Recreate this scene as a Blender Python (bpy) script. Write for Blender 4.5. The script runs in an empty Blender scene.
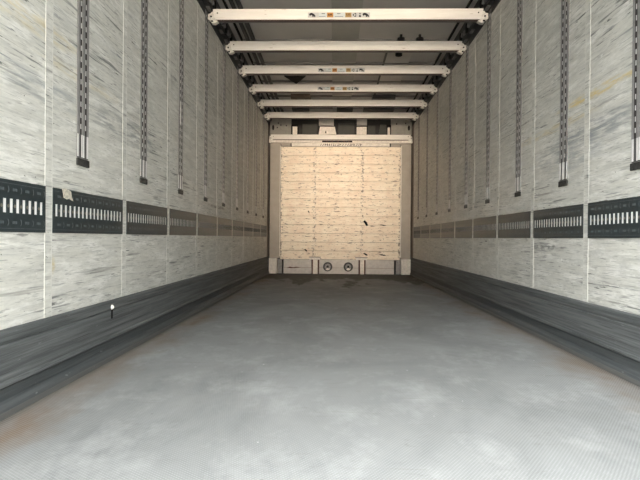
import bpy, bmesh, math, random
from mathutils import Matrix, Vector, Euler
random.seed(7)
S = bpy.context.scene
COL = S.collection
PI = math.pi

# ------------------------------------------------------------ camera
cd = bpy.data.cameras.new('camera')
cam = bpy.data.objects.new('camera', cd)
COL.objects.link(cam)
cd.sensor_fit = 'HORIZONTAL'
cd.sensor_width = 36.0
cd.lens = 530.3 / 640 * 36
cd.shift_x = -0.4 / 640
cd.shift_y = 0.7 / 640
cd.clip_start = 0.02
R_ = Matrix.Rotation(0.0255, 4, 'Z') @ Matrix.Rotation(PI/2 - 0.0052, 4, 'X') @ Matrix.Rotation(0.0086, 4, 'Z')
cam.matrix_world = Matrix.Translation((-0.0985, 0, 0.6218)) @ R_
S.camera = cam

# ------------------------------------------------------------ exposure
S.view_settings.view_transform = 'Standard'
S.view_settings.look = 'None'
S.view_settings.gamma = 1
S.view_settings.use_curve_mapping = False
S.view_settings.exposure = 0.0

# ------------------------------------------------------------ world: overcast sky, sunlit yard low behind the open rear doors
SKY = (0.985, 1.0, 0.985); SKY_S = 11.0
YARD = (1.0, 0.80, 0.60); YARD_S = 82.0
GRD = (1.0, 0.96, 0.89); GRD_S = 3.0
SKY_LO = 0.08; SKY_HI = 2.9
YAZ = 0.13; YLO = -0.06; YW = 0.12
w = bpy.data.worlds.new('world'); S.world = w; w.use_nodes = True
nt = w.node_tree; nt.nodes.clear()
def wn(t, **k):
    n = nt.nodes.new(t)
    for a, b in k.items(): setattr(n, a, b)
    return n
def wm(op, a, b=None, c=None):
    n = wn('ShaderNodeMath', operation=op)
    for i, v in enumerate((a, b, c)):
        if v is None: continue
        if isinstance(v, (int, float)): n.inputs[i].default_value = v
        else: nt.links.new(v, n.inputs[i])
    return n.outputs[0]
tc = wn('ShaderNodeTexCoord'); sp = wn('ShaderNodeSeparateXYZ')
nt.links.new(tc.outputs['Generated'], sp.inputs[0])
back = wm('MAXIMUM', wm('MULTIPLY', sp.outputs[1], -1), 0.02)
az = wm('DIVIDE', sp.outputs[0], back)
el = wm('DIVIDE', sp.outputs[2], back)
a2 = wm('DIVIDE', az, YAZ); e2 = wm('DIVIDE', wm('SUBTRACT', el, YLO), YW)
ga = wm('EXPONENT', wm('MULTIPLY', wm('MULTIPLY', a2, a2), -1))
ge = wm('EXPONENT', wm('MULTIPLY', wm('MULTIPLY', e2, e2), -1))
isb = wm('GREATER_THAN', wm('MULTIPLY', sp.outputs[1], -1), 0.05)
lobe = wm('MULTIPLY', wm('MULTIPLY', wm('MULTIPLY', ga, ge), isb), YARD_S)
up = wm('GREATER_THAN', sp.outputs[2], 0.0)
def rgbv(c, s):
    n = wn('ShaderNodeRGB'); n.outputs[0].default_value = (c[0]*s, c[1]*s, c[2]*s, 1); return n.outputs[0]
mx = wn('ShaderNodeMix', data_type='RGBA'); nt.links.new(up, mx.inputs[0])
nt.links.new(rgbv(GRD, GRD_S), mx.inputs[6]); 
skf = wm('ADD', wm('MULTIPLY', wm('SMOOTH_MIN', wm('MAXIMUM', sp.outputs[2], 0.0), 0.6, 0.1), SKY_HI), SKY_LO)   # brighter higher up
sks = wn('ShaderNodeVectorMath', operation='SCALE'); nt.links.new(rgbv(SKY, SKY_S), sks.inputs[0]); skf = wm('MULTIPLY', skf, wm('ADD', wm('ADD', wm('MULTIPLY', sp.outputs[0], -1.1), wm('MULTIPLY', wm('ABSOLUTE', sp.outputs[0]), 1.3)), 0.70))   # sky brightness added at the sides, most on the left, to lift near walls
nt.links.new(skf, sks.inputs[3])
nt.links.new(sks.outputs[0], mx.inputs[7])
vs = wn('ShaderNodeVectorMath', operation='SCALE'); nt.links.new(rgbv(YARD, 1), vs.inputs[0]); nt.links.new(lobe, vs.inputs[3])
va = wn('ShaderNodeVectorMath', operation='ADD'); nt.links.new(mx.outputs[2], va.inputs[0]); nt.links.new(vs.outputs[0], va.inputs[1])
bg = wn('ShaderNodeBackground'); nt.links.new(va.outputs[0], bg.inputs[0])
wo = wn('ShaderNodeOutputWorld'); nt.links.new(bg.outputs[0], wo.inputs[0])
w.cycles.sampling_method = 'MANUAL'; w.cycles.sample_map_resolution = 1024

# ------------------------------------------------------------ material helpers
class NT:
    def __init__(s, name, rough=0.5, metal=0.0):
        s.m = bpy.data.materials.new(name); s.m.use_nodes = True
        s.t = s.m.node_tree; s.b = s.t.nodes['Principled BSDF']
        s.b.inputs['Roughness'].default_value = rough; s.b.inputs['Metallic'].default_value = metal
        s.tc = s.t.nodes.new('ShaderNodeTexCoord')
    def n(s, t, **k):
        n = s.t.nodes.new(t)
        for a, b in k.items(): setattr(n, a, b)
        return n
    def set(s, inp, v):
        if isinstance(v, (int, float)): inp.default_value = v
        elif isinstance(v, tuple): inp.default_value = v if len(v) == 4 or inp.type == 'VECTOR' else (*v, 1)
        else: s.t.links.new(v, inp)
    def math(s, op, a, b=0.0, c=None, clamp=False):
        n = s.n('ShaderNodeMath', operation=op, use_clamp=clamp); s.set(n.inputs[0], a); s.set(n.inputs[1], b)
        if c is not None: s.set(n.inputs[2], c)
        return n.outputs[0]
    def mapped(s, scale, rot=(0, 0, 0), loc=(0, 0, 0), rand=False):
        n = s.n('ShaderNodeMapping'); n.inputs['Scale'].default_value = scale
        n.inputs['Rotation'].default_value = rot; n.inputs['Location'].default_value = loc
        src = s.tc.outputs['Object']
        if rand:
            oi = s.n('ShaderNodeObjectInfo'); va = s.n('ShaderNodeVectorMath', operation='ADD')
            s.t.links.new(src, va.inputs[0])
            sc = s.n('ShaderNodeVectorMath', operation='SCALE'); sc.inputs[0].default_value = (17, 31, 23)
            s.t.links.new(oi.outputs['Random'], sc.inputs[3]); s.t.links.new(sc.outputs[0], va.inputs[1]); src = va.outputs[0]
        s.t.links.new(src, n.inputs[0]); return n.outputs[0]
    def noise(s, vec, scale=1.0, detail=3, rough=0.6, dist=0.0):
        n = s.n('ShaderNodeTexNoise'); n.inputs['Scale'].default_value = scale; n.inputs['Detail'].default_value = detail
        n.inputs['Roughness'].default_value = rough; n.inputs['Distortion'].default_value = dist
        s.t.links.new(vec, n.inputs['Vector']); return n.outputs[0]
    def ramp(s, v, a, b, lo=0.0, hi=1.0):
        n = s.n('ShaderNodeMapRange', clamp=True); s.set(n.inputs[0], v)
        n.inputs[1].default_value = a; n.inputs[2].default_value = b; n.inputs[3].default_value = lo; n.inputs[4].default_value = hi
        return n.outputs[0]
    def mix(s, f, a, b, mode='MIX'):
        n = s.n('ShaderNodeMix', data_type='RGBA', blend_type=mode); s.set(n.inputs[0], f); s.set(n.inputs[6], a); s.set(n.inputs[7], b)
        return n.outputs[2]
    def xyz(s):
        n = s.n('ShaderNodeSeparateXYZ'); s.t.links.new(s.tc.outputs['Object'], n.inputs[0]); return n.outputs
    def patch(s, ax, ca, wa, az_, cz, wz):
        """soft ellipse mask of dirt at a fixed place"""
        u = s.math('DIVIDE', s.math('SUBTRACT', ax, ca), wa); v = s.math('DIVIDE', s.math('SUBTRACT', az_, cz), wz)
        r = s.math('ADD', s.math('MULTIPLY', u, u), s.math('MULTIPLY', v, v))
        return s.ramp(r, 0.3, 1.0, 1, 0)
    def bump(s, h, strength, dist):
        n = s.n('ShaderNodeBump'); n.inputs['Strength'].default_value = strength; n.inputs['Distance'].default_value = dist
        s.t.links.new(h, n.inputs['Height']); s.t.links.new(n.outputs[0], s.b.inputs['Normal'])
    def color(s, c): s.set(s.b.inputs['Base Color'], c); return s.m

def plain(name, c, rough=0.5, metal=0.0, var=0.12, scale=14):
    k = NT(name, rough, metal)
    if max(c) < .14: k.b.inputs['Specular IOR Level'].default_value = .18
    f = k.ramp(k.noise(k.mapped((scale,)*3, rand=True), detail=4), 0.3, 0.7)
    return k.color(k.mix(f, tuple(x*(1-var) for x in c), tuple(min(1, x*(1+var*0.4)) for x in c)))

def wall_material(name, seed, marks):
    k = NT(name, 0.42)
    L = seed * 3.7
    x, y, z = k.xyz()
    c = (0.68, 0.675, 0.62)
    big = k.ramp(k.noise(k.mapped((1, .8, 1.6), loc=(0, L, 0)), detail=3), .3, .7)
    c = k.mix(big, c, (0.62, 0.62, 0.57))
    # pale rubbed streaks running along the body
    st = k.ramp(k.noise(k.mapped((1, 2.2, 46), loc=(0, L+5, 0)), detail=5, rough=.65, dist=.3), .40, .68)
    c = k.mix(k.math('MULTIPLY', st, .6), c, (0.76, 0.76, 0.725))
    grain = k.ramp(k.noise(k.mapped((1, 6, 120), rot=(.03, 0, 0), loc=(0, L+9, 0)), detail=4, rough=.7), .35, .75)
    c = k.mix(k.math('MULTIPLY', grain, .26), c, (0.38, 0.385, 0.365))
    for (a1, a2, rt, am1) in ((2.5, 26, .04, .34), (9, 18, -.1, .24), (3, 90, 0, .24)):
        mt = k.ramp(k.noise(k.mapped((1, a1, a2), rot=(rt, 0, 0), loc=(0, L+a1, a2)), detail=5, rough=.75, dist=.4), .46, .66)
        c = k.mix(k.math('MULTIPLY', mt, am1), c, (0.36, 0.37, 0.36))
    lt = k.ramp(k.noise(k.mapped((1, 4, 24), rot=(-.05, 0, 0), loc=(0, L+30, 7)), detail=7, rough=.75), .50, .62)
    c = k.mix(k.math('MULTIPLY', lt, .6), c, (0.84, 0.84, 0.81))
    # scuff zones
    zone = k.ramp(k.noise(k.mapped((1, 1.1, 3.2), loc=(0, L+2, 3)), detail=2), .40, .62, .12, 1)
    for (ys, zs, rot, lo, hi, col, am, sd) in ((2.6, 70, .05, .61, .68, (.10, .11, .11), .85, 1), (4.0, 110, -.06, .62, .69, (.13, .15, .17), .8, 4),
                                               (1.3, 42, .02, .64, .71, (.17, .16, .14), .75, 7), (7, 90, .22, .665, .70, (.05, .055, .055), .9, 11),
                                               (7, 70, -.25, .675, .71, (.06, .06, .06), .9, 15)):
        f = k.ramp(k.noise(k.mapped((1, ys, zs), rot=(rot, 0, 0), loc=(0, L+sd, sd*2.3)), detail=3, rough=.55), lo, hi)
        c = k.mix(k.math('MULTIPLY', k.math('MULTIPLY', f, zone), am), c, col)
    for (ys, zs, rot, sd) in ((5, 150, .10, 21), (8, 180, -.04, 27), (14, 170, .35, 33)):
        f = k.ramp(k.noise(k.mapped((1, ys, zs), rot=(rot, 0, 0), loc=(0, L+sd, sd*1.7)), detail=2, rough=.5), .66, .70)
        c = k.mix(k.math('MULTIPLY', f, .42), c, (.12, .125, .125))
    # small nicks
    nk = k.ramp(k.noise(k.mapped((1, 30, 48), loc=(0, L, 8)), detail=2), .745, .77)
    c = k.mix(k.math('MULTIPLY', nk, .85), c, (.05, .05, .045))
    ch = k.ramp(k.noise(k.mapped((1, 16, 22), loc=(0, L+4, 1)), detail=3), .70, .74)
    c = k.mix(k.math('MULTIPLY', ch, .5), c, (.9, .9, .88))
    for (cy, wy, cz, wz, col, am, mode) in marks:
        m = k.patch(y, cy, wy, z, cz, wz)
        nn = k.ramp(k.noise(k.mapped((1, 7 if mode else 11, 60 if mode else 48), loc=(0, cy, 2)), detail=5), .38 if not mode else .42, .60)
        c = k.mix(k.math('MULTIPLY', k.math('MULTIPLY', m, nn), am), c, col)
    k.bump(grain, .12, .004)
    k.set(k.b.inputs['Roughness'], k.ramp(big, 0, 1, .42, .58)); k.b.inputs['Specular IOR Level'].default_value = .35
    return k.color(c)

Y_ = (.62, .50, .22)
M_wl = wall_material('scuffed_white_left', 1, [(1.95, .45, 1.43, .05, Y_, .4, 1), (2.4, .5, 1.33, .035, Y_, .25, 1), (5.15, .45, .915, .02, (.2, .19, .17), .9, 0),
                                               (2.1, .35, 1.18, .05, (.2, .23, .25), .45, 1), (1.9, .5, 1.22, .03, (.2, .24, .28), .45, 1), (2.12, .028, .5, .05, (.55, .45, .2), .8, 0), (2.9, .6, 1.2, .08, (.2, .22, .23), .7, 1)])
M_wr = wall_material('scuffed_white_right', 6, [(2.75, .55, 1.385, .03, (.66, .50, .14), .7, 1), (3.3, .7, 1.3, .03, Y_, .4, 1), (3.38, .32, .573, .026, (.16, .16, .155), .9, 0),
                                                (3.1, .6, 1.12, .12, (.25, .28, .30), .6, 1), (2.7, .6, 1.2, .07, (.2, .22, .24), .7, 1)])
M_post = plain('post_white', (.67, .67, .62), .4, 0, .14, 9)
M_postedge = plain('post_edge_bead', (.66, .66, .62), .7)
M_endbay = plain('dull_end_bay', (.22, .19, .165), .6, 0, .25, 5)

k = NT('phenolic_floor', .5)
x, y, z = k.xyz()
b1 = k.ramp(k.noise(k.mapped((1.3, .9, 1)), detail=5, rough=.65, dist=.6), .3, .7)
c = k.mix(b1, (.145, .153, .158), (.268, .278, .285))
b2 = k.ramp(k.noise(k.mapped((9, 3.2, 1)), detail=6, rough=.75), .35, .7)
c = k.mix(k.math('MULTIPLY', b2, .35), c, (.30, .305, .30))
b3 = k.ramp(k.noise(k.mapped((5, 14, 1), rot=(0, 0, .5)), detail=4, rough=.6, dist=1.2), .60, .72)
c = k.mix(k.math('MULTIPLY', b3, .5), c, (.17, .17, .17))
b4 = k.ramp(k.noise(k.mapped((4, 2.4, 1), rot=(0, 0, -.35), loc=(9, 2, 0)), detail=6, rough=.75), .5, .7)
c = k.mix(k.math('MULTIPLY', b4, .4), c, (.42, .43, .437))
for rot, dens in ((.9, .685), (-.7, .69), (0.1, .68)):
    sc = k.ramp(k.noise(k.mapped((1.1, 24, 1), rot=(0, 0, rot)), detail=3, dist=.5), dens, dens+.04)
    c = k.mix(k.math('MULTIPLY', sc, .55), c, (.17, .17, .165))
wt = k.ramp(k.noise(k.mapped((26, 26, 1)), detail=2), .75, .78)
c = k.mix(k.math('MULTIPLY', wt, .6), c, (.8, .8, .78))
dk = k.ramp(k.noise(k.mapped((17, 21, 1), loc=(4, 3, 0)), detail=2), .74, .77)
c = k.mix(k.math('MULTIPLY', dk, .6), c, (.12, .12, .12))
# rust-brown dirt gathered along the kick rails
ax = k.math('ABSOLUTE', x)
edge = k.ramp(k.math('ADD', ax, k.ramp(k.noise(k.mapped((4, 2.1, 1)), detail=5), .3, .75, -.16, .14)), .95, 1.20)
c = k.mix(k.math('MULTIPLY', edge, .8), c, (.175, .135, .10))
rr = k.ramp(k.noise(k.mapped((6, 2.6, 1), loc=(3, 9, 0)), detail=4), .56, .66)
c = k.mix(k.math('MULTIPLY', k.math('MULTIPLY', rr, edge), .5), c, (.17, .11, .07))
tr = k.ramp(ax, 1.17, 1.20); c = k.mix(k.math('MULTIPLY', tr, .7), c, (.10, .095, .085))
# near-black zone in front of the bulkhead, ragged towards the rear
dark_f = k.ramp(k.math('ADD', y, k.ramp(k.noise(k.mapped((2.4, .8, 1), loc=(7, 1, 0)), detail=6, rough=.7), .3, .7, -1.6, 1.6)), 7.6, 8.0)
c = k.mix(k.math('MULTIPLY', dark_f, .8), c, (.03, .03, .03))
# fine wire-mesh imprint
wv = k.n('ShaderNodeTexWave', wave_type='BANDS', bands_direction='X'); wv.inputs['Scale'].default_value = 34
wv2 = k.n('ShaderNodeTexWave', wave_type='BANDS', bands_direction='Y'); wv2.inputs['Scale'].default_value = 34
mp = k.mapped((1, 1, 1), rot=(0, 0, .6)); k.t.links.new(mp, wv.inputs[0]); k.t.links.new(mp, wv2.inputs[0])
msh = k.math('MULTIPLY', wv.outputs[1], wv2.outputs[1])
c = k.mix(k.math('MULTIPLY', msh, .15), c, (.78, .78, .78))
k.bump(msh, .25, .002)
k.set(k.b.inputs['Roughness'], k.ramp(b2, 0, 1, .6, .75))
k.b.inputs['Specular IOR Level'].default_value = .12
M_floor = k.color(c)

k = NT('kick_grey', .6, .0); k.b.inputs['Specular IOR Level'].default_value = .25
c = (.092, .098, .10)
s1 = k.ramp(k.noise(k.mapped((1, 1.2, 60)), detail=5, rough=.7), .38, .68)
c = k.mix(s1, (.070, .077, .080), (.165, .174, .176))
s2 = k.ramp(k.noise(k.mapped((1, 2.2, 130), loc=(0, 3, 0)), detail=4), .60, .68)
c = k.mix(k.math('MULTIPLY', s2, .7), c, (.025, .027, .028))
xk, yk, zk_ = k.xyz()
c = k.mix(k.ramp(zk_, .108, .100, 0, .6), c, (.04, .047, .052))   # lower rubber band
c = k.mix(k.ramp(zk_, .026, .022, 0, .7), c, (.14, .14, .135))   # pale bottom bead
s3 = k.ramp(k.noise(k.mapped((1, 9, 40), loc=(0, 7, 0)), detail=4), .68, .76)
c = k.mix(k.math('MULTIPLY', s3, .55), c, (.36, .37, .37))
k.bump(s1, .2, .003)
M_kick = k.color(c)

M_black = plain('black_rail', (.038, .050, .054), .30, .2, .25, 20)
M_slot = plain('galvanised_slot', (.88, .88, .86), .45, 0, .06)
M_guide = plain('guide_bar', (.72, .72, .71), .5)
M_olive = plain('olive_web', (.20, .19, .15), .5, .1, .3, 40)
M_stamp = plain('worn_stamp', (.10, .12, .13), .5, 0, .35, 60)
M_track = plain('track_steel', (.11, .11, .11), .5, .0, .2, 30)
M_ridge = plain('track_ridge', (.24, .235, .235), .5, .0, .2, 30)
M_channel = plain('track_channel_dark', (.04, .037, .037), .6)
M_foot = plain('track_foot', (.05, .05, .048), .6, 0, .5, 60)
M_dash = plain('track_slot_bright', (.58, .58, .58), .45)
M_dark = plain('near_black', (.006, .006, .006), .8)
M_paper = plain('torn_paper', (.66, .62, .52), .8, 0, .45, 90)
M_paint = plain('white_paint_drip', (.85, .85, .82), .5)
k = NT('beam_white', .42)
n1 = k.ramp(k.noise(k.mapped((3, 40, 30), rand=True), detail=5, rough=.7), .35, .7)
c = k.mix(n1, (.77, .76, .725), (.66, .64, .60))
n2 = k.ramp(k.noise(k.mapped((9, 60, 70), rand=True), detail=3), .68, .73); c = k.mix(k.math('MULTIPLY', n2, .8), c, (.30, .26, .21))
n3 = k.ramp(k.noise(k.mapped((2.3, 20, 20), rand=True, loc=(5, 5, 5)), detail=5), .62, .72); c = k.mix(k.math('MULTIPLY', n3, .4), c, (.45, .42, .36))
M_beam = k.color(c)
M_strip = plain('beam_rubber', (.07, .05, .045), .7)
M_under = plain('beam_underside', (.16, .15, .14), .5)
M_brk = plain('cast_bracket', (.72, .71, .66), .42, .1, .35, 45)
M_roof = plain('roof_sheet', (.47, .47, .455), .45, 0, .16, 1.5)
M_roof2 = plain('roof_strip', (.35, .355, .33), .5, 0, .2, 3)
M_roof3 = plain('roof_patch', (.55, .54, .51), .45, 0, .2, 3)
M_bow = plain('roof_bow_dark', (.040, .042, .043), .5, .2)
M_bowl = plain('roof_bow_grey', (.13, .13, .125), .5, .1)
M_raild = plain('rail_dark', (.035, .038, .042), .45, .3, .4, 25)
M_railg = plain('rail_fitting_grey', (.20, .20, .20), .45, .3, .4, 45)
M_brown = plain('plywood_brown', (.13, .10, .08), .6, 0, .3, 8)
M_frame = plain('front_frame_grey', (.30, .275, .24), .5, .1, .12, 8)
M_cheek = plain('cheek_grey', (.22, .215, .195), .5, .1, .2, 12)
M_sill = plain('front_sill_alu', (.46, .44, .42), .45, .1, .18, 20)
M_blk = plain('front_block_white', (.78, .74, .68), .5, 0, .2, 30)
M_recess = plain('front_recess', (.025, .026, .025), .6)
M_recess2 = plain('front_recess_plate', (.055, .057, .052), .5)
M_rust = plain('slot_redbrown', (.09, .035, .025), .6)

k = NT('plank_panel', .5)
c = (.84, .78, .68)
n1 = k.ramp(k.noise(k.mapped((2.2, 1, 26)), detail=5, rough=.7), .35, .7)
c = k.mix(n1, (.90, .83, .70), (.76, .66, .53))
n0 = k.ramp(k.noise(k.mapped((5, 1, 5)), detail=3), .42, .66); c = k.mix(k.math('MULTIPLY', n0, .45), c, (.72, .56, .43))
for (sx, sz, lo, hi, col, am, sd) in ((8, 44, .60, .66, (.17, .13, .10), .85, 0), (18, 60, .63, .68, (.07, .05, .04), .9, 3), (4, 90, .62, .68, (.35, .22, .15), .6, 6)):
    f = k.ramp(k.noise(k.mapped((sx, 1, sz), loc=(sd, 0, sd)), detail=3), lo, hi); c = k.mix(k.math('MULTIPLY', f, am), c, col)
xx, yy, zz = k.xyz()
for cx_, w_ in ((-.44, .022), (.38, .022), (-1.01, .025), (1.02, .015)):
    m = k.ramp(k.math('ABSOLUTE', k.math('SUBTRACT', xx, cx_)), w_*.5, w_*1.6, 1, 0)
    f = k.ramp(k.noise(k.mapped((26, 1, 26), loc=(cx_, 0, 1)), detail=3), .52, .60)
    c = k.mix(k.math('MULTIPLY', m, k.math('MULTIPLY', f, .85)), c, (.10, .08, .06))
M_plank = k.color(c)

# ------------------------------------------------------------ mesh helpers
class MB:
    def __init__(s): s.v = []; s.f = []; s.mi = []; s.mats = []
    def mat(s, m):
        if m not in s.mats: s.mats.append(m)
        return s.mats.index(m)
    def add(s, vs, fs, m):
        o = len(s.v); i = s.mat(m); s.v += [tuple(q) for q in vs]
        for f in fs: s.f.append([o+j for j in f]); s.mi.append(i)
        return s
    def box(s, x0, x1, y0, y1, z0, z1, m):
        vs = [(x, y, z) for x in (x0, x1) for y in (y0, y1) for z in (z0, z1)]
        return s.add(vs, [(0, 1, 3, 2), (4, 6, 7, 5), (0, 4, 5, 1), (2, 3, 7, 6), (0, 2, 6, 4), (1, 5, 7, 3)], m)
    def prism(s, pts, a0, a1, axis, m, ends=True):
        """closed outline pts extruded along axis ('x','y','z') from a0 to a1"""
        def P(p, a): return {'x': (a, p[0], p[1]), 'y': (p[0], a, p[1]), 'z': (p[0], p[1], a)}[axis]
        n = len(pts); vs = [P(p, a0) for p in pts] + [P(p, a1) for p in pts]
        fs = [(i, (i+1) % n, n+(i+1) % n, n+i) for i in range(n)]
        if ends: fs += [tuple(range(n-1, -1, -1)), tuple(range(n, 2*n))]
        return s.add(vs, fs, m)
    def cyl(s, c, r, a0, a1, axis, m, n=12, r2=None):
        r2 = r if r2 is None else r2
        def P(t, a, q):
            u, v = c[0]+q*math.cos(t), c[1]+q*math.sin(t)
            return {'x': (a, u, v), 'y': (u, a, v), 'z': (u, v, a)}[axis]
        vs = [P(2*PI*i/n, a0, r) for i in range(n)] + [P(2*PI*i/n, a1, r2) for i in range(n)]
        fs = [(i, (i+1) % n, n+(i+1) % n, n+i) for i in range(n)] + [tuple(range(n-1, -1, -1)), tuple(range(n, 2*n))]
        return s.add(vs, fs, m)
    def ring(s, c, r0, r1, a0, a1, m, n=20):
        """ring round the y axis"""
        vs = []
        for a in (a0, a1):
            for r in (r0, r1):
                vs += [(c[0]+r*math.cos(2*PI*i/n), a, c[1]+r*math.sin(2*PI*i/n)) for i in range(n)]
        fs = []
        for i in range(n):
            j = (i+1) % n
            fs += [(i, j, n+j, n+i), (2*n+i, 3*n+i, 3*n+j, 2*n+j), (n+i, n+j, 3*n+j, 3*n+i), (i, 2*n+i, 2*n+j, j)]
        return s.add(vs, fs, m)
    def build(s, name, parent=None, bevel=0, kind=None, loc=None, label=None):
        me = bpy.data.meshes.new(name); me.from_pydata(s.v, [], s.f)
        for m in s.mats: me.materials.append(m)
        me.polygons.foreach_set('material_index', s.mi)
        bm = bmesh.new(); bm.from_mesh(me); bmesh.ops.recalc_face_normals(bm, faces=bm.faces); bm.to_mesh(me); bm.free()
        o = bpy.data.objects.new(name, me); COL.objects.link(o)
        if parent: o.parent = parent
        if loc: o.location = loc
        if bevel:
            b = o.modifiers.new('bevel', 'BEVEL'); b.width = bevel; b.segments = 2; b.limit_method = 'ANGLE'
        if kind: o['kind'] = kind
        if label: o['label'] = label
        return o
def thing(name, label, cat, loc, group=None, rot=0):
    o = bpy.data.objects.new(name, None); COL.objects.link(o); o.location = loc; o.rotation_euler = (0, 0, rot)
    o.empty_display_size = .1; o['label'] = label; o['category'] = cat
    if group: o['group'] = group
    return o
def tag(o, label, cat, group=None):
    o['label'] = label; o['category'] = cat
    if group: o['group'] = group
    return o
def copy_tree(o, parent=None):
    c = o.copy(); COL.objects.link(c)
    if parent: c.parent = parent
    for ch in list(o.children):
        if ch.name in COL.objects: copy_tree(ch, c)
    return c
ORD = ['first', 'second', 'third', 'fourth', 'fifth', 'sixth', 'seventh', 'eighth', 'ninth', 'tenth', 'eleventh']

# ------------------------------------------------------------ setting
W = 1.24; YF = 9.22; YB = -0.35; MOD = .7633; D0 = 2.0902; TR = .2806; ZK = .2957; ZT = 2.56
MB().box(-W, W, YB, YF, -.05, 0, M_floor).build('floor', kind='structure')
wl = MB().box(-W-.05, -W, YB, YF, 0, 2.80, M_wl).build('wall_left', kind='structure')
wr = MB().box(W, W+.05, YB, YF, 0, 2.80, M_wr).build('wall_right', kind='structure')
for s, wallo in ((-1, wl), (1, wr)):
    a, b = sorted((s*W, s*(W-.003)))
    MB().box(a, b, D0+MOD*9+.03, YF, ZK, ZT, M_endbay).build('end_bay', wallo, label='darker last bay next to the front bulkhead')  # last bay of each side wall in a darker tone
    MB().box(a, b, YB, YF, ZT, 2.63, M_raild).build('top_band', wallo, label='dark band along the top of the wall')
def post(s):
    m = MB(); a, b = sorted((s*W, s*(W-.0012)))
    m.box(a, b, -.0275, .0275, ZK, ZT, M_wl if s < 0 else M_wr)
    a, b = sorted((s*(W-.0012), s*(W-.0015)))
    for q in (-.0275, .0235): m.box(a, b, q, q+.004, ZK, ZT, M_postedge)
    return m
for s, wallo in ((-1, wl), (1, wr)):
    proto = None
    for i in range(-4, 10):
        if proto is None: o = proto = post(s).build('wall_post', wallo)
        else: o = proto.copy(); COL.objects.link(o)
        o.location = (0, D0+MOD*i, 0)

# kick rails
def kick(s):
    pr = [(0, 0), (0, ZK), (.012, ZK), (.020, .290), (.020, .255), (.013, .252), (.013, .246), (.020, .243), (.020, .122), (.025, .117), (.025, .104),
          (.012, .094), (.012, .052), (.020, .046), (.030, .036), (.036, .022), (.034, 0)]
    pts = [(s*(W-p[0]), p[1]) for p in pr]
    return MB().prism(pts, YB, YF-.02, 'y', M_kick)
bl = kick(-1).build('baseboard_left', kind='structure'); br_ = kick(1).build('baseboard_right', kind='structure')
b = MB(); b.cyl((2.658, .262), .013, -1.22, -1.212, 'x', M_paint, 14, .008); b.box(-1.2196, -1.218, 2.648, 2.664, .205, .25, M_dark)
b.build('screw_head', bl, label='white screw head with a dark drip below it')

# roof
roof = MB().box(-W, W, YB, YF, 2.80, 2.84, M_roof).build('ceiling', kind='structure')
MB().box(-.14, .15, YB, YF-.1, 2.785, 2.80, M_roof2).build('centre_strip', roof, label='darker strip down the middle of the roof')
for s in (-1, 1):
    m = MB(); a, b = sorted((s*W, s*1.195)); m.box(a, b, YB, YF, 2.63, 2.80, M_raild)
   
    a, b = sorted((s*1.135, s*1.12)); m.box(a, b, YB, YF, 2.775, 2.80, M_dark)
    o = m.build('trim_1' if s < 0 else 'trim_2', kind='structure')
    # roller carriages and fittings along the roof rail
    m = MB(); y = 2.0
    while y < YF-.2:
        a, b = sorted((s*1.195, s*1.175)); m.box(a, b, y, y+.05, 2.66, 2.70, M_railg)
        m.cyl((y+.12, 2.69), .022, a, b, 'x', M_railg, 10)
        m.box(a, b, y+.17, y+.20, 2.645, 2.73, M_dark)
        a, b = sorted((s*1.23, s*1.20)); m.box(a, b, y+.05, y+.15, 2.622, 2.63, M_railg)
        y += MOD/3
    m.build('rail_fitting', o, label='row of small grey roller fittings')
m = MB()
for q in (-1.075, -1.015): m.box(q, q+.035, YB, YF-.1, 2.77, 2.80, M_bow)
m.box(-1.04, -1.015, YB, YF-.1, 2.788, 2.80, M_roof2)
m.build('trim_3', kind='structure')
MB().box(.485, .505, 5.92, YF-.1, 2.775, 2.80, M_bow).build('roof_seam', roof, label='dark seam in the right half of the roof')
MB().box(.505, .80, 5.92, 7.7, 2.79, 2.80, M_roof3).build('roof_patch', roof, label='paler patch of roof sheet')
for i in range(-3, 10):
    Yb = D0 + MOD*i + TR
    if Yb+.5 > YF: break
    m = MB(); y0 = Yb+.385
    m.prism([(y0, 2.80), (y0+.005, 2.782), (y0+.045, 2.782), (y0+.05, 2.80)], -1.12, 1.12, 'x', M_bowl)
    m.build('roof_bow', roof)
# folded sheet tip and dark carriers under the roof
m = MB(); m.prism([(-.775, 7.02), (-.49, 7.02), (-.64, 7.36)], 2.755, 2.785, 'z', M_dark)
tag(m.build('folded_roof_flap'), 'black triangular flap hanging under the left half of the roof', 'roof flap')
def carrier(x0, x1, y0, y1, mat, label, name='roof_carrier', zt=2.765):
    o = MB().box(x0, x1, y0, y1, zt-.06, zt, mat).build(name, bevel=.004); tag(o, label, 'roof carrier', 'carriers folded under the front of the roof')
    return o
carrier(-.76, -.47, 7.88, 8.14, M_brown, 'dark brown plate under the left half of the roof, between the fourth and fifth beams')
carrier(.46, .80, 7.93, 8.17, M_bow, 'black square plate under the right half of the roof')
carrier(-.80, -.52, 8.60, 8.78, M_bow, 'black plate under the roof nearest the front, on the left')
carrier(-.07, .19, 8.60, 8.78, M_bow, 'black plate under the roof nearest the front, in the middle')
carrier(.36, .86, 8.60, 8.78, M_bow, 'black plate under the roof nearest the front, on the right')
for (x, y, l) in ((.632, 6.16, 'small black roof roller behind the second lashing beam'), (.60, 5.70, 'left one of two black roof rollers peeping over the second beam'), (.80, 5.70, 'right one of two black roof rollers peeping over the second beam')):
    m = MB(); m.cyl((x, y), .04, 2.735, 2.765, 'z', M_dark, 12); m.box(x-.012, x+.012, y-.02, y+.02, 2.765, 2.79 if y > 6 else 2.80, M_dark)
    tag(m.build('roof_roller'), l, 'roller', 'rollers under the roof')

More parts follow.
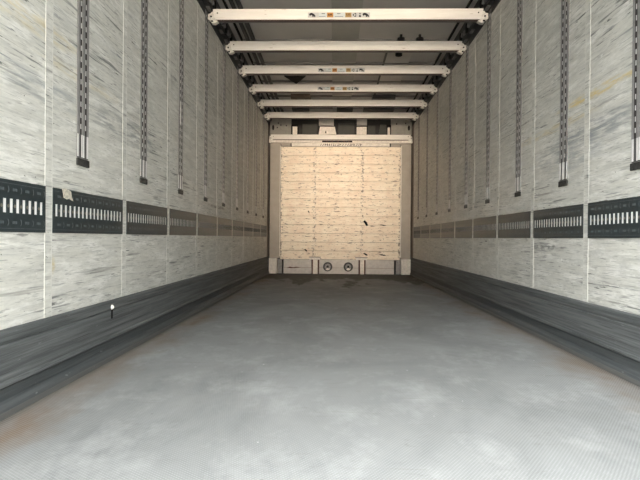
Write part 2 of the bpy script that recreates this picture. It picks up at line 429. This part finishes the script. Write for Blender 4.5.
# ------------------------------------------------------------ lashing rails (dark slotted strips between the posts)
ZS0, ZS1 = .6331, .8168
def rail(s, n=18):
    """local: wall face x=0, inward = -s, length MOD-.055 centred on y=0"""
    root = thing('lashing_rail', '', 'lashing rail', (0, 0, 0))
    L = (MOD-.0556)/2; q = -s
    def bx(m, d0, d1, y0, y1, z0, z1, mat): a, b = sorted((q*d0, q*d1)); m.box(a, b, y0, y1, z0, z1, mat)
    p = (2*L-.02)/n; T = .0045; za, zb2 = .701, .751
    m = MB(); bx(m, .0008, T, -L, L, ZS0, za, M_black); bx(m, .0008, T, -L, L, zb2, ZS1, M_black)
    bx(m, .0008, T, -L, -L+.01+p*.215, za, zb2, M_black)
    for i in range(n):
        yc = -L+.01+p*(i+.5)
        y0_, y1_ = yc+p*.285, (yc+p*.715 if i < n-1 else L)
        bx(m, .0008, T, y0_, y1_, za, zb2, M_black)
        if i < n-1: m.cyl((yc+p*.5, .725), p*.17, *sorted((q*T, q*(T+.0008))), 'x', M_olive, 8)
        if i % 2 == 0 and i < n-1:
            yy = yc+p*.5
            for zc in (.783, .667):
                # stamped arcs and worn oblong marks above and below the slots
                arc = [(yy+p*1.0+.010*math.cos(t)-.006, zc+.013*math.sin(t)) for t in (-1.2, -.6, 0, .6, 1.2)]
                arc += [(yy+p*1.0+.0075*math.cos(t)-.006, zc+.010*math.sin(t)) for t in (1.2, .6, 0, -.6, -1.2)]
                m.prism(arc, *sorted((q*T, q*(T+.0006))), 'x', M_stamp)
                for e_ in (-.32, -.08, .16): bx(m, T, T+.0005, yy+p*e_, yy+p*(e_+.18), zc-.005, zc+.005, M_stamp)
    bx(m, T, T+.0006, -L, L, ZS0+.012, ZS0+.014, M_stamp); bx(m, T, T+.0006, -L, L, ZS1-.014, ZS1-.012, M_stamp)
    m.build('rail_plate', root)
    m = MB(); bx(m, 0, .0008, -L, L, ZS0+.001, ZS1-.001, M_slot)
    m.build('slot_backing', root, label='bright metal showing through the row of upright slots')
    return root
for s, side, i0 in ((-1, 'left', -1), (1, 'right', 0)):
    proto = None; n = 9-i0
    for j, i in enumerate(range(i0, 9)):
        o = proto if proto else None
        if proto is None: o = proto = rail(s)
        else: o = copy_tree(proto)
        o.location = (s*W, D0+MOD*(i+.5), 0)
        extra = ''
        if s < 0 and i == 0: extra = ', with a torn paper scrap'
        if j == 0: lab = f'black slotted lashing rail on the {side} wall, cut by the {side} picture edge'
        elif j == n-1: lab = f'short-looking dim lashing rail on the {side} wall, last one before the front bulkhead'
        else: lab = f'black slotted lashing rail, {side} wall, {ORD[j]} from the open end{extra}'
        tag(o, lab, 'lashing rail', f'slotted lashing rails along the {side} wall')
pts = [(2.186, .816), (2.215, .822), (2.24, .818), (2.262, .812), (2.268, .79), (2.282, .772), (2.262, .776), (2.245, .781), (2.225, .776), (2.20, .782), (2.195, .80)]
m = MB(); m.prism(pts, -1.2352, -1.2342, 'x', M_paper)
tag(m.build('paper_scrap'), 'torn scrap of dirty white paper stuck on the second left lashing rail', 'paper scrap')

# ------------------------------------------------------------ vertical slotted tracks
ZB = .9557-.02
def track(s):
    root = thing('vertical_track', '', 'load track', (0, 0, 0)); q = -s; h = .052
    def bx(m, d0, d1, y0, y1, z0, z1, mat): a, b = sorted((q*d0, q*d1)); m.box(a, b, y0, y1, z0, z1, mat)
    m = MB(); bx(m, 0, .003, -h, h, ZB+.035, ZT+.05, M_track)
    for a, b, t in ((-h, -h+.020, .005), (-.012, .012, .006), (h-.016, h, .005)): bx(m, .003, t, a, b, ZB+.14, ZT+.05, M_ridge)
    m.build('track_profile', root)
    m = MB(); z = ZB+.165; k_ = 0
    for a, b in ((-h+.020, -.012), (.012, h-.016)): bx(m, .003, .0036, a, b, ZB+.14, ZT+.05, M_channel)
    while z < ZT+.03:
        for a, b in ((-.0250, -.0190), (.0205, .0265)): bx(m, .0036, .005, a, b, z, z+.022, M_dash)
        z += .05
    m.build('slot_column', root, label='two columns of small punched slots')
    m = MB()
    for a, b in ((-h+.001, -h+.014), (-.013, -.003), (.003, .013), (h-.014, h-.001)): bx(m, .003, .0046, a, b, ZB+.04, ZB+.14, M_guide)
    m.build('lower_guide', root, label='bright bars at the foot of the track')
    m = MB(); bx(m, 0, .009, -h-.004, h+.004, ZB, ZB+.032, M_foot); m.build('end_stop', root, bevel=.002, label='black foot')
    return root
for s, side, i0 in ((-1, 'left', 0), (1, 'right', 0)):
    proto = None; idx = list(range(i0, 9))
    for j, i in enumerate(idx):
        if proto is None: o = proto = track(s)
        else: o = copy_tree(proto)
        o.location = (s*W, D0+MOD*i+TR, 0)
        if s < 0 and i == 2: lab = 'vertical slotted track on the left wall with a white paint drip, third along'
        elif s > 0 and j == 0: lab = 'vertical slotted track at the right picture edge, cut off by the frame'
        elif j == 0: lab = 'widest vertical slotted track on the left wall, nearest the open end'
        elif j == len(idx)-1: lab = f'thin dark vertical track on the {side} wall, last one before the bulkhead'
        else: lab = f'vertical slotted track on the {side} wall, {ORD[j]} one counted from the open end'
        tag(o, lab, 'load track', f'vertical slotted tracks on the {side} wall')
m = MB(); m.prism([(3.868, 1.60), (3.885, 1.62), (3.892, 1.56), (3.886, 1.50), (3.889, 1.46), (3.874, 1.44), (3.866, 1.50), (3.871, 1.55)], -1.234, -1.2325, 'x', M_paint)
tag(m.build('paint_drip'), 'white drip of paint on the third left vertical track', 'paint drip')

# ------------------------------------------------------------ lashing beams under the roof
ELE = [(0, .62), (.12, .85), (.35, .97), (.6, .86), (.85, .62), (1, .38), (.97, 0), (.83, 0), (.8, .25), (.72, .28), (.69, .02), (.56, .02), (.5, .40), (.32, .48), (.2, .30), (.1, .28), (.08, .45)]
M_lbl = plain('label_grey_white', (.44, .46, .46), .5, 0, .05)
M_lblw = plain('label_pale_blue', (.50, .56, .58), .5, 0, .04)
M_lblo = plain('label_orange', (.42, .20, .04), .5, 0, .15, 60)
M_lblt = plain('label_tan', (.34, .23, .08), .5, 0, .15, 60)
M_lblk = plain('label_black', (.02, .02, .022), .5)
M_lblr = plain('label_redbrown', (.10, .04, .015), .5)
def sticker(root, cx, zc, y):
    Lh = .272; H = .044; z0 = zc-H/2
    m = MB(); m.box(cx-Lh, cx+Lh, y-.0008, y, z0, z0+H, M_lbl)
    f = y-.0008; g = y-.0014
    def r(a, b, c, d, mat, dd=0): m.box(cx-Lh+a, cx-Lh+b, g-dd, f-dd*0, z0+c, z0+d, mat)
    r(.095, .165, .002, H-.002, M_lblw); r(.225, .325, .002, H-.002, M_lblw)
    r(.168, .222, .001, H-.001, M_lblo); r(.328, .382, .001, H-.001, M_lblt)
    for (a, b, c, d) in ((.12, .15, .031, .036), (.095, .155, .007, .010), (.255, .285, .030, .035), (.235, .31, .007, .010)): r(a, b, c, d, M_lblk if d > .02 else M_raild, .0005)
    # orange pictogram boxes: little beam with load
    r(.176, .190, .020, .030, M_lblr, .0005); r(.192, .214, .022, .033, M_lblr, .0005); r(.174, .218, .014, .018, M_lblr, .0005)
    for q in (.336, .350, .364): r(q, q+.008, .022, .034, M_lblr, .0005)
    r(.336, .376, .012, .016, M_lblr, .0005)
    # elephants at both ends
    for x0, sg in ((cx-Lh+.010, 1), (cx+Lh-.066, 1)):
        m.prism([(x0+(p[0] if sg > 0 else 1-p[0])*.056, z0+.003+p[1]*.039) for p in ELE], g-.0006, f, 'y', M_lblk)
    # round arrow and weight symbols
    for t0 in (0.3, 2.4, 4.5):
        pts = [(cx-Lh+.410+.017*math.cos(t), zc+.017*math.sin(t)) for t in [t0+i*.28 for i in range(6)]]
        pts += [(cx-Lh+.410+.008*math.cos(t), zc+.008*math.sin(t)) for t in [t0+i*.28 for i in range(5, -1, -1)]]
        m.prism(pts, g-.0006, f, 'y', M_lblk)
    m.cyl((cx-Lh+.456, z0+.034), .006, f, g-.0006, 'y', M_lblk, 10)
    m.prism([(cx-Lh+.446, z0+.004), (cx-Lh+.466, z0+.004), (cx-Lh+.461, z0+.022), (cx-Lh+.451, z0+.022)], g-.0006, f, 'y', M_lblk)
    m.build('sticker', root, label='strip sticker with black elephants and orange pictograms')
def beam(h=.097, d=.065, half=1.188):
    """origin: centre of the beam's top face at the front edge"""
    root = thing('lashing_beam', '', 'beam', (0, 0, 0))
    m = MB(); m.prism([(-half, 0), (half, 0), (half-.026, -h+.004), (-half+.026, -h+.004)], 0, d, 'y', M_beam)
    m.build('beam_profile', root, bevel=.003)
    m = MB(); u = half-.03; m.box(-u, u, .006, .022, -h-.006, -h+.004, M_strip); m.box(-u, u, .022, d-.003, -h-.002, -h+.004, M_under)
    m.build('underside', root, label='dark ribbed underside of the beam')
    for s in (-1, 1):
        m = MB(); K_ = h/.097
        m.prism([(s*p[0], p[1]*K_) for p in ((half-.012, -.016), (half+.008, -.022), (half+.02, -.038), (1.229, -.040), (1.2295, -.088), (1.21, -.094), (1.195, -.122), (1.17, -.124), (half-.05, -.106), (half-.024, -.09))], .004, d-.01, 'y', M_brk)
        br = m.build('end_bracket', root, bevel=.002)
        m = MB(); m.cyl((s*(half+.012), -h*.68), .008, -.001, .004, 'y', M_dark, 10)
        m.build('locking_pin', br, label='dark pin')
        m = MB(); m.box(*sorted((s*(half-.006), s*(half+.012))), 0, .004, -h*1.18, -h*1.02, M_dark); m.build('locking_hook', br, label='dark gap under the bracket')
        m = MB(); m.cyl((s*(half-.045), -h*.38), .006, -.003, 0, 'y', M_dark, 10); m.build('rivet', root, label='dark rivet')
    return root
proto = beam()
HB = 2.633
stk = {0: -.072, 2: -.03, 3: -.058}
for j in range(6):
    o = proto if j == 0 else None
    if j: o = copy_tree(proto)
    o.location = (0, D0+MOD*(j+3)+TR, HB)
    beams = globals().setdefault('beams', []); beams.append(o)
    lab = {0: 'white lashing beam nearest the camera, topmost in view, with an elephant sticker', 1: 'white lashing beam without sticker, second from the camera under the roof',
           2: 'white lashing beam with sticker, third from the camera under the roof', 3: 'white lashing beam with sticker, fourth from the camera under the roof',
           4: 'plain white lashing beam, fifth from the camera, under the roof', 5: 'plain white lashing beam, sixth from the camera, just above the front header'}[j]
    tag(o, lab, 'beam', 'white lashing beams stowed under the roof')
for j, cx in stk.items(): sticker(beams[j], cx, -.056, -.0004)

# ------------------------------------------------------------ front bulkhead
def PX(x): return (x-340.3)/57.9
def PZ(y): return (274.1-y)/57.9
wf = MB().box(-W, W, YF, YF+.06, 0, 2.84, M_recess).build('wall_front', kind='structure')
root = thing('bulkhead_panel', 'large pale planked panel filling the front bulkhead, scratched all over', 'panel', (0, YF, PZ(259.5)))
YP = -.07                     # panel face stands proud of the wall
zb, zt = PZ(259.4), PZ(146.8); n = 13; ph = (zt-zb)/n
m = MB()
for i in range(n):
    z0, z1 = i*ph, (i+1)*ph
    m.prism([(-.001, z0+.001), (YP+.003, z0+.001), (YP, z0+.004), (YP, z1-.005), (YP+.003, z1-.002), (-.001, z1-.002)], PX(280.9), PX(400.4), 'x', M_plank)
pb = m.build('plank_board', root)
m = MB()
for xx_ in (281.4, 315, 362.4, 399.8):
    for i in range(n):
        for dz in (.3, .7): m.cyl((PX(xx_), (i+dz)*ph), .006, YP-.003, YP, 'y', M_sill, 8)
m.build('rivet', root, kind='stuff', label='rows of small rivets')
for (x, y, a, b) in ((366, 223, .05, .045), (366, 254, .05, .02), (383, 254.5, .08, .012), (306.5, 250.5, .03, .02), (383, 224.8, .07, .01), (309, 132+80, .02, .02)):
    X, Z = PX(x), PZ(y)-zb; a *= 1.35; b *= 1.35
    m = MB(); m.prism([(X-a*.6, Z+b*.5), (X-a*.2, Z+b*.9), (X+a*.3, Z+b*.3), (X+a*.7, Z-b*.6), (X+a*.2, Z-b*.8), (X-a*.2, Z-b*.1)], YP-.0012, YP-.0002, 'y', M_dark); m.build('gouge', root, label='dark gouge in the planks')
# side frames
for s, x0, x1 in (('left', 270, 280.6), ('right', 400.7, 411)):
    m = MB(); a, b = PX(x0), PX(x1)
    m.box(a, b, YF-.055, YF, PZ(258.5), PZ(143.2), M_frame)
    o = m.build('side_frame', bevel=.004); tag(o, f'flat grey upright frame on the {s} of the planked panel', 'frame', 'upright frames beside the planked panel')
    e = PX(x1)-.012 if s == 'left' else PX(x0)
    MB().box(e, e+.012, YF-.062, YF-.0555, PZ(257), PZ(146), M_blk).build('edge_bead', o, label='bright edge bead')
# text strip above panel
root = thing('header_strip', 'thin pale strip with a worn row of dark marks, right above the planked panel', 'strip', (0, YF, PZ(146.4)))
hz = PZ(143.4)-PZ(146.4)
MB().box(PX(291.5), PX(389.3), -.066, 0, 0, hz, M_blk).build('strip_plate', root)
m = MB(); x = PX(320)
g = 0
while x < PX(360):
    wd = random.uniform(.022, .038); kx = x
    r0 = random.random()
    if r0 < .35: m.prism([(kx, .008), (kx+.010, .008), (kx+wd, hz-.01), (kx+wd-.010, hz-.01)], -.0675, -.0662, 'y', M_dark)
    elif r0 < .7: m.box(kx, kx+.011, -.0675, -.0662, .008, hz-.008, M_dark); m.box(kx+.011, kx+wd, -.0675, -.0662, hz*.45, hz*.6, M_dark)
    else: m.box(kx, kx+wd, -.0675, -.0662, .008, .016, M_dark); m.box(kx+wd*.4, kx+wd*.4+.011, -.0675, -.0662, .014, hz-.008, M_dark)
    x += wd+.010
m.build('worn_lettering', root, label='worn dark lettering')
for q in (PX(291.5)-.02, PX(389.3)): MB().box(q, q+.02, -.05, 0, 0, hz, M_dark).build('end_gap', root, label='dark gap at the end')
for q, q2, sd in ((PX(281), PX(291.5)-.02, 'left'), (PX(389.3)+.02, PX(400.2), 'right')):
    tag(MB().box(q, q2, YF-.05, YF, PZ(146.4), PZ(143.4), M_frame).build('header_filler'), f'short grey filler at the {sd} end of the thin pale strip above the panel', 'filler strip')
# header bars: the upper is a lashing beam parked against the front
o = beam(h=PZ(134.7)-PZ(139.8), d=.05, half=1.20); o.location = (0, YF-.12, PZ(134.7)-.012); o.name = 'header_beam'
o['label'] = 'pale beam lying across the front bulkhead just above the planked panel'; o['category'] = 'beam'
root = thing('header_rail', 'slim pale rail with a dark slot in its middle, under the header beam', 'rail', (0, YF-.11, PZ(143)-.012))
h2 = PZ(140.3)-PZ(143)
MB().box(PX(269.5), PX(411.5), 0, .11-.0005, 0.006, h2, M_blk).build('rail_body', root, bevel=.003)
m = MB(); m.box(PX(322), PX(352), -.0015, 0, h2*.25, h2*.85, M_dark)
for q in (326, 331, 337, 343, 348): m.box(PX(q), PX(q)+.03, -.0025, -.0015, h2*.4, h2*.6, M_rust)
m.build('dark_slot', root, label='long dark slot')
for s in (-1, 1):
    a, b = sorted((s*1.19, s*1.232)); MB().box(a, b, -.012, -.0005, 0, h2+.01, M_brk).build('end_cap', root, bevel=.002)
# the recess above the header
ZU = PZ(134.6)
for s, x0, x1, hx, marks in (('left', 269.8, 290.8, 272.8, ((278, 123.5), (280.5, 125.5), (286, 126), (277, 128))), ('right', 390.6, 411.2, 408.2, ((405, 123.5), (396, 124)))):
    root = thing('cheek_plate', f'grey plate with a black oval hole, {s} end of the recess above the header', 'plate', (0, YF, ZU), 'plates with oval holes above the header')
    MB().box(PX(x0), PX(x1), -.06, 0, 0, .38, M_cheek).build('plate', root, bevel=.003)
    m = MB(); n_ = 16
    m.prism([(PX(hx)+.02*math.cos(2*PI*i/n_), PZ(127.9)-ZU+.045*math.sin(2*PI*i/n_)) for i in range(n_)], -.0625, -.0602, 'y', M_dark)
    m.build('oval_hole', root, label='black oval hole')
    for (x, y) in marks: MB().cyl((PX(x), PZ(y)-ZU), .012, -.066, -.0602, 'y', M_dark, 8).build('bolt', root, label='small dark bolt')
def block(name, x0, x1, ztop, label, inset=0, hole=False, frame=None):
    root = thing(name, label, 'block', (0, YF, ZU), 'pale blocks in the recess above the header')
    a, b, t = PX(x0), PX(x1), PZ(ztop)-ZU
    MB().prism([(a, 0), (a+inset, t), (b-inset, t), (b, 0)], -.075, 0, 'y', M_blk).build('block_body', root, bevel=.003)
    if hole:
        m = MB(); c = a+(b-a)*.40; m.prism([(c-.012, .018), (c+.014, .018), (c+.008, .055), (c-.002, .06)], -.0768, -.0752, 'y', M_dark); m.build('small_hole', root, label='small black hole')
    if frame:
        m = MB()
        for (c, d, z0, z1) in frame: m.box(PX(c), PX(d), -.070, 0, z0, z1, M_dark)
        m.build('dark_frame', root, label='black surround')
t1 = PZ(127)-ZU
block('bracket_block', 292.3, 296.9, 127, 'small pale upright block near the left oval-holed plate', frame=((290.9, 292.2, 0, t1+.03), (292.2, 297.4, t1+.002, t1+.03), (297, 298.4, 0, t1-.02)))
block('bracket_block', 318.3, 336, 127, 'widest pale block, tapering upwards, with a small black hole', .025, True)
block('bracket_block', 356.3, 366.2, 127, 'plain square pale block right of the tapering one')
block('bracket_block', 387.3, 389.4, 127.5, 'very narrow pale block beside the right oval-holed plate', frame=((389.5, 390.5, 0, t1+.03), (386, 389.5, t1+.002, t1+.035)))
for (x0, x1, y0, y1, l) in ((302, 317, 124, 134.3, 'dark grey plate left of the tapering block in the front recess'), (338, 354, 123, 134, 'dark grey plate between the tapering block and the square block'),
                            (367.5, 375, 125, 134, 'narrow dark grey plate just right of the square pale block'), (378.5, 386, 124, 134, 'dark grey plate left of the narrowest pale block')):
    m = MB(); a, b = PX(x0), PX(x1)
    m.prism([(a, PZ(y1)), (a+(.03 if x0 > 370 else 0)-.0, PZ(y0)), (b, PZ(y0)), (b, PZ(y1))], YF-.03, YF, 'y', M_recess2)
    tag(m.build('recess_plate', bevel=.003), l, 'plate', 'dark plates in the front recess')
# lighter uprights seen above the sixth beam
for (x0, x1, l) in ((318.5, 333.5, 'pale grey upright above the tapering block, seen between the last beams'), (356.5, 366.5, 'pale grey upright above the square block, seen between the last beams')):
    m = MB(); m.box(PX(x0), PX(x1), YF-.05, YF, PZ(125.5), 2.79, M_roof3)
    tag(m.build('upright_plate', bevel=.003), l, 'plate', 'pale uprights in the front recess')

# ------------------------------------------------------------ front sill
zs = PZ(259.6)
def sbox(x0, x1, label, extra=None):
    root = thing('sill_box', label, 'sill box', (0, YF, 0), 'aluminium boxes along the foot of the bulkhead')
    m = MB(); m.box(PX(x0), PX(x1), -.12, 0, .006, zs, M_sill); m.box(PX(x0), PX(x1), -.122, -.12, zs*.42, zs*.46, M_frame)
    m.build('box_body', root, bevel=.003); return root
r1 = sbox(284.6, 312.3, 'left aluminium sill box with a faint reddish smear')
m = MB()
m.prism([(PX(288), .105), (PX(291), .125), (PX(294), .112), (PX(297), .124), (PX(302), .114), (PX(297), .104), (PX(293), .098)], -.1232, -.1222, 'y', M_rust)
m.build('smear', r1, label='reddish smear')
r2 = sbox(320.2, 359.2, 'middle aluminium sill box carrying two round couplings')
r3 = sbox(366.4, 394.3, 'right aluminium sill box, plain')
for x, l in ((328.6, 'left one of two round metal couplings on the middle sill box'), (349, 'right one of two round metal couplings on the middle sill box')):
    root = thing('round_coupling', l, 'coupling', (PX(x), YF-.122, PZ(266.6)), 'round couplings on the sill box')
    MB().ring((0, 0), .052, .080, -.022, 0, M_bow).build('outer_ring', root, bevel=.003)
    MB().ring((0, 0), .022, .0515, -.014, 0, M_railg).cyl((0, 0), .0215, -.02, 0, 'y', M_dark, 14).build('socket', root)
    m = MB(); m.prism([(-.035, -.045), (.0, -.015), (.025, -.035), (.042, -.02), (.03, -.052), (-.005, -.06)], -.032, -.0225, 'y', M_blk); m.build('cover_flap', root, bevel=.002, label='bright flap')
for x0, x1, t0, t1_, l in ((312.9, 319.6, 310.5, 321, 'pale post between the left and middle sill boxes'), (359.8, 365.8, 356.5, 367.5, 'pale post between the middle and right sill boxes')):
    root = thing('sill_post', l, 'post', (0, YF, 0), 'pale posts between the sill boxes')
    MB().box(PX(x0)+.018, PX(x1)-.018, -.132, 0, .004, zs-.002, M_blk).build('post_body', root, bevel=.003)
    for q in (PX(x0), PX(x1)-.016): MB().box(q, q+.016, -.126, 0, .004, zs-.002, M_rust).build('side_slot', root, label='reddish-brown slot')
    m = MB(); m.box(PX(t0), PX(t1_), -.135, -.073, zs, zs+.035, M_blk); m.box(PX(t0)-.01, PX(t1_)+.01, -.125, -.0735, zs+.035, zs+.046, M_frame)
    m.build('cap_plate', root, bevel=.003)
for x0, x1, d0, d1, s in ((269.9, 278.2, 278.6, 284.1, 'left'), (401.4, 410.6, 395, 400.9, 'right')):
    root = thing('corner_block', f'pale block in the bottom {s} corner of the bulkhead', 'block', (0, YF, 0), 'pale blocks in the bottom corners')
    MB().box(PX(x0), PX(x1), -.13, -.0, .004, PZ(258.6), M_blk).build('block_body', root, bevel=.004)
    m = MB(); m.box(PX(d0), PX(d1), -.07, 0, .004, zs-.001, M_railg)
    a = PX(d1)-.02 if s == 'left' else PX(d0)
    m.box(a, a+.018, -.12, -.0705, .012, zs-.01, M_dark)
    m.build('dark_gap', root, label='dark gap with a hinge')
o = MB().box(-1.19, 1.19, YF-.13, YF, 0, .0035, M_dark).build('floor_seal'); tag(o, 'black sealing strip on the floor along the foot of the bulkhead', 'seal')
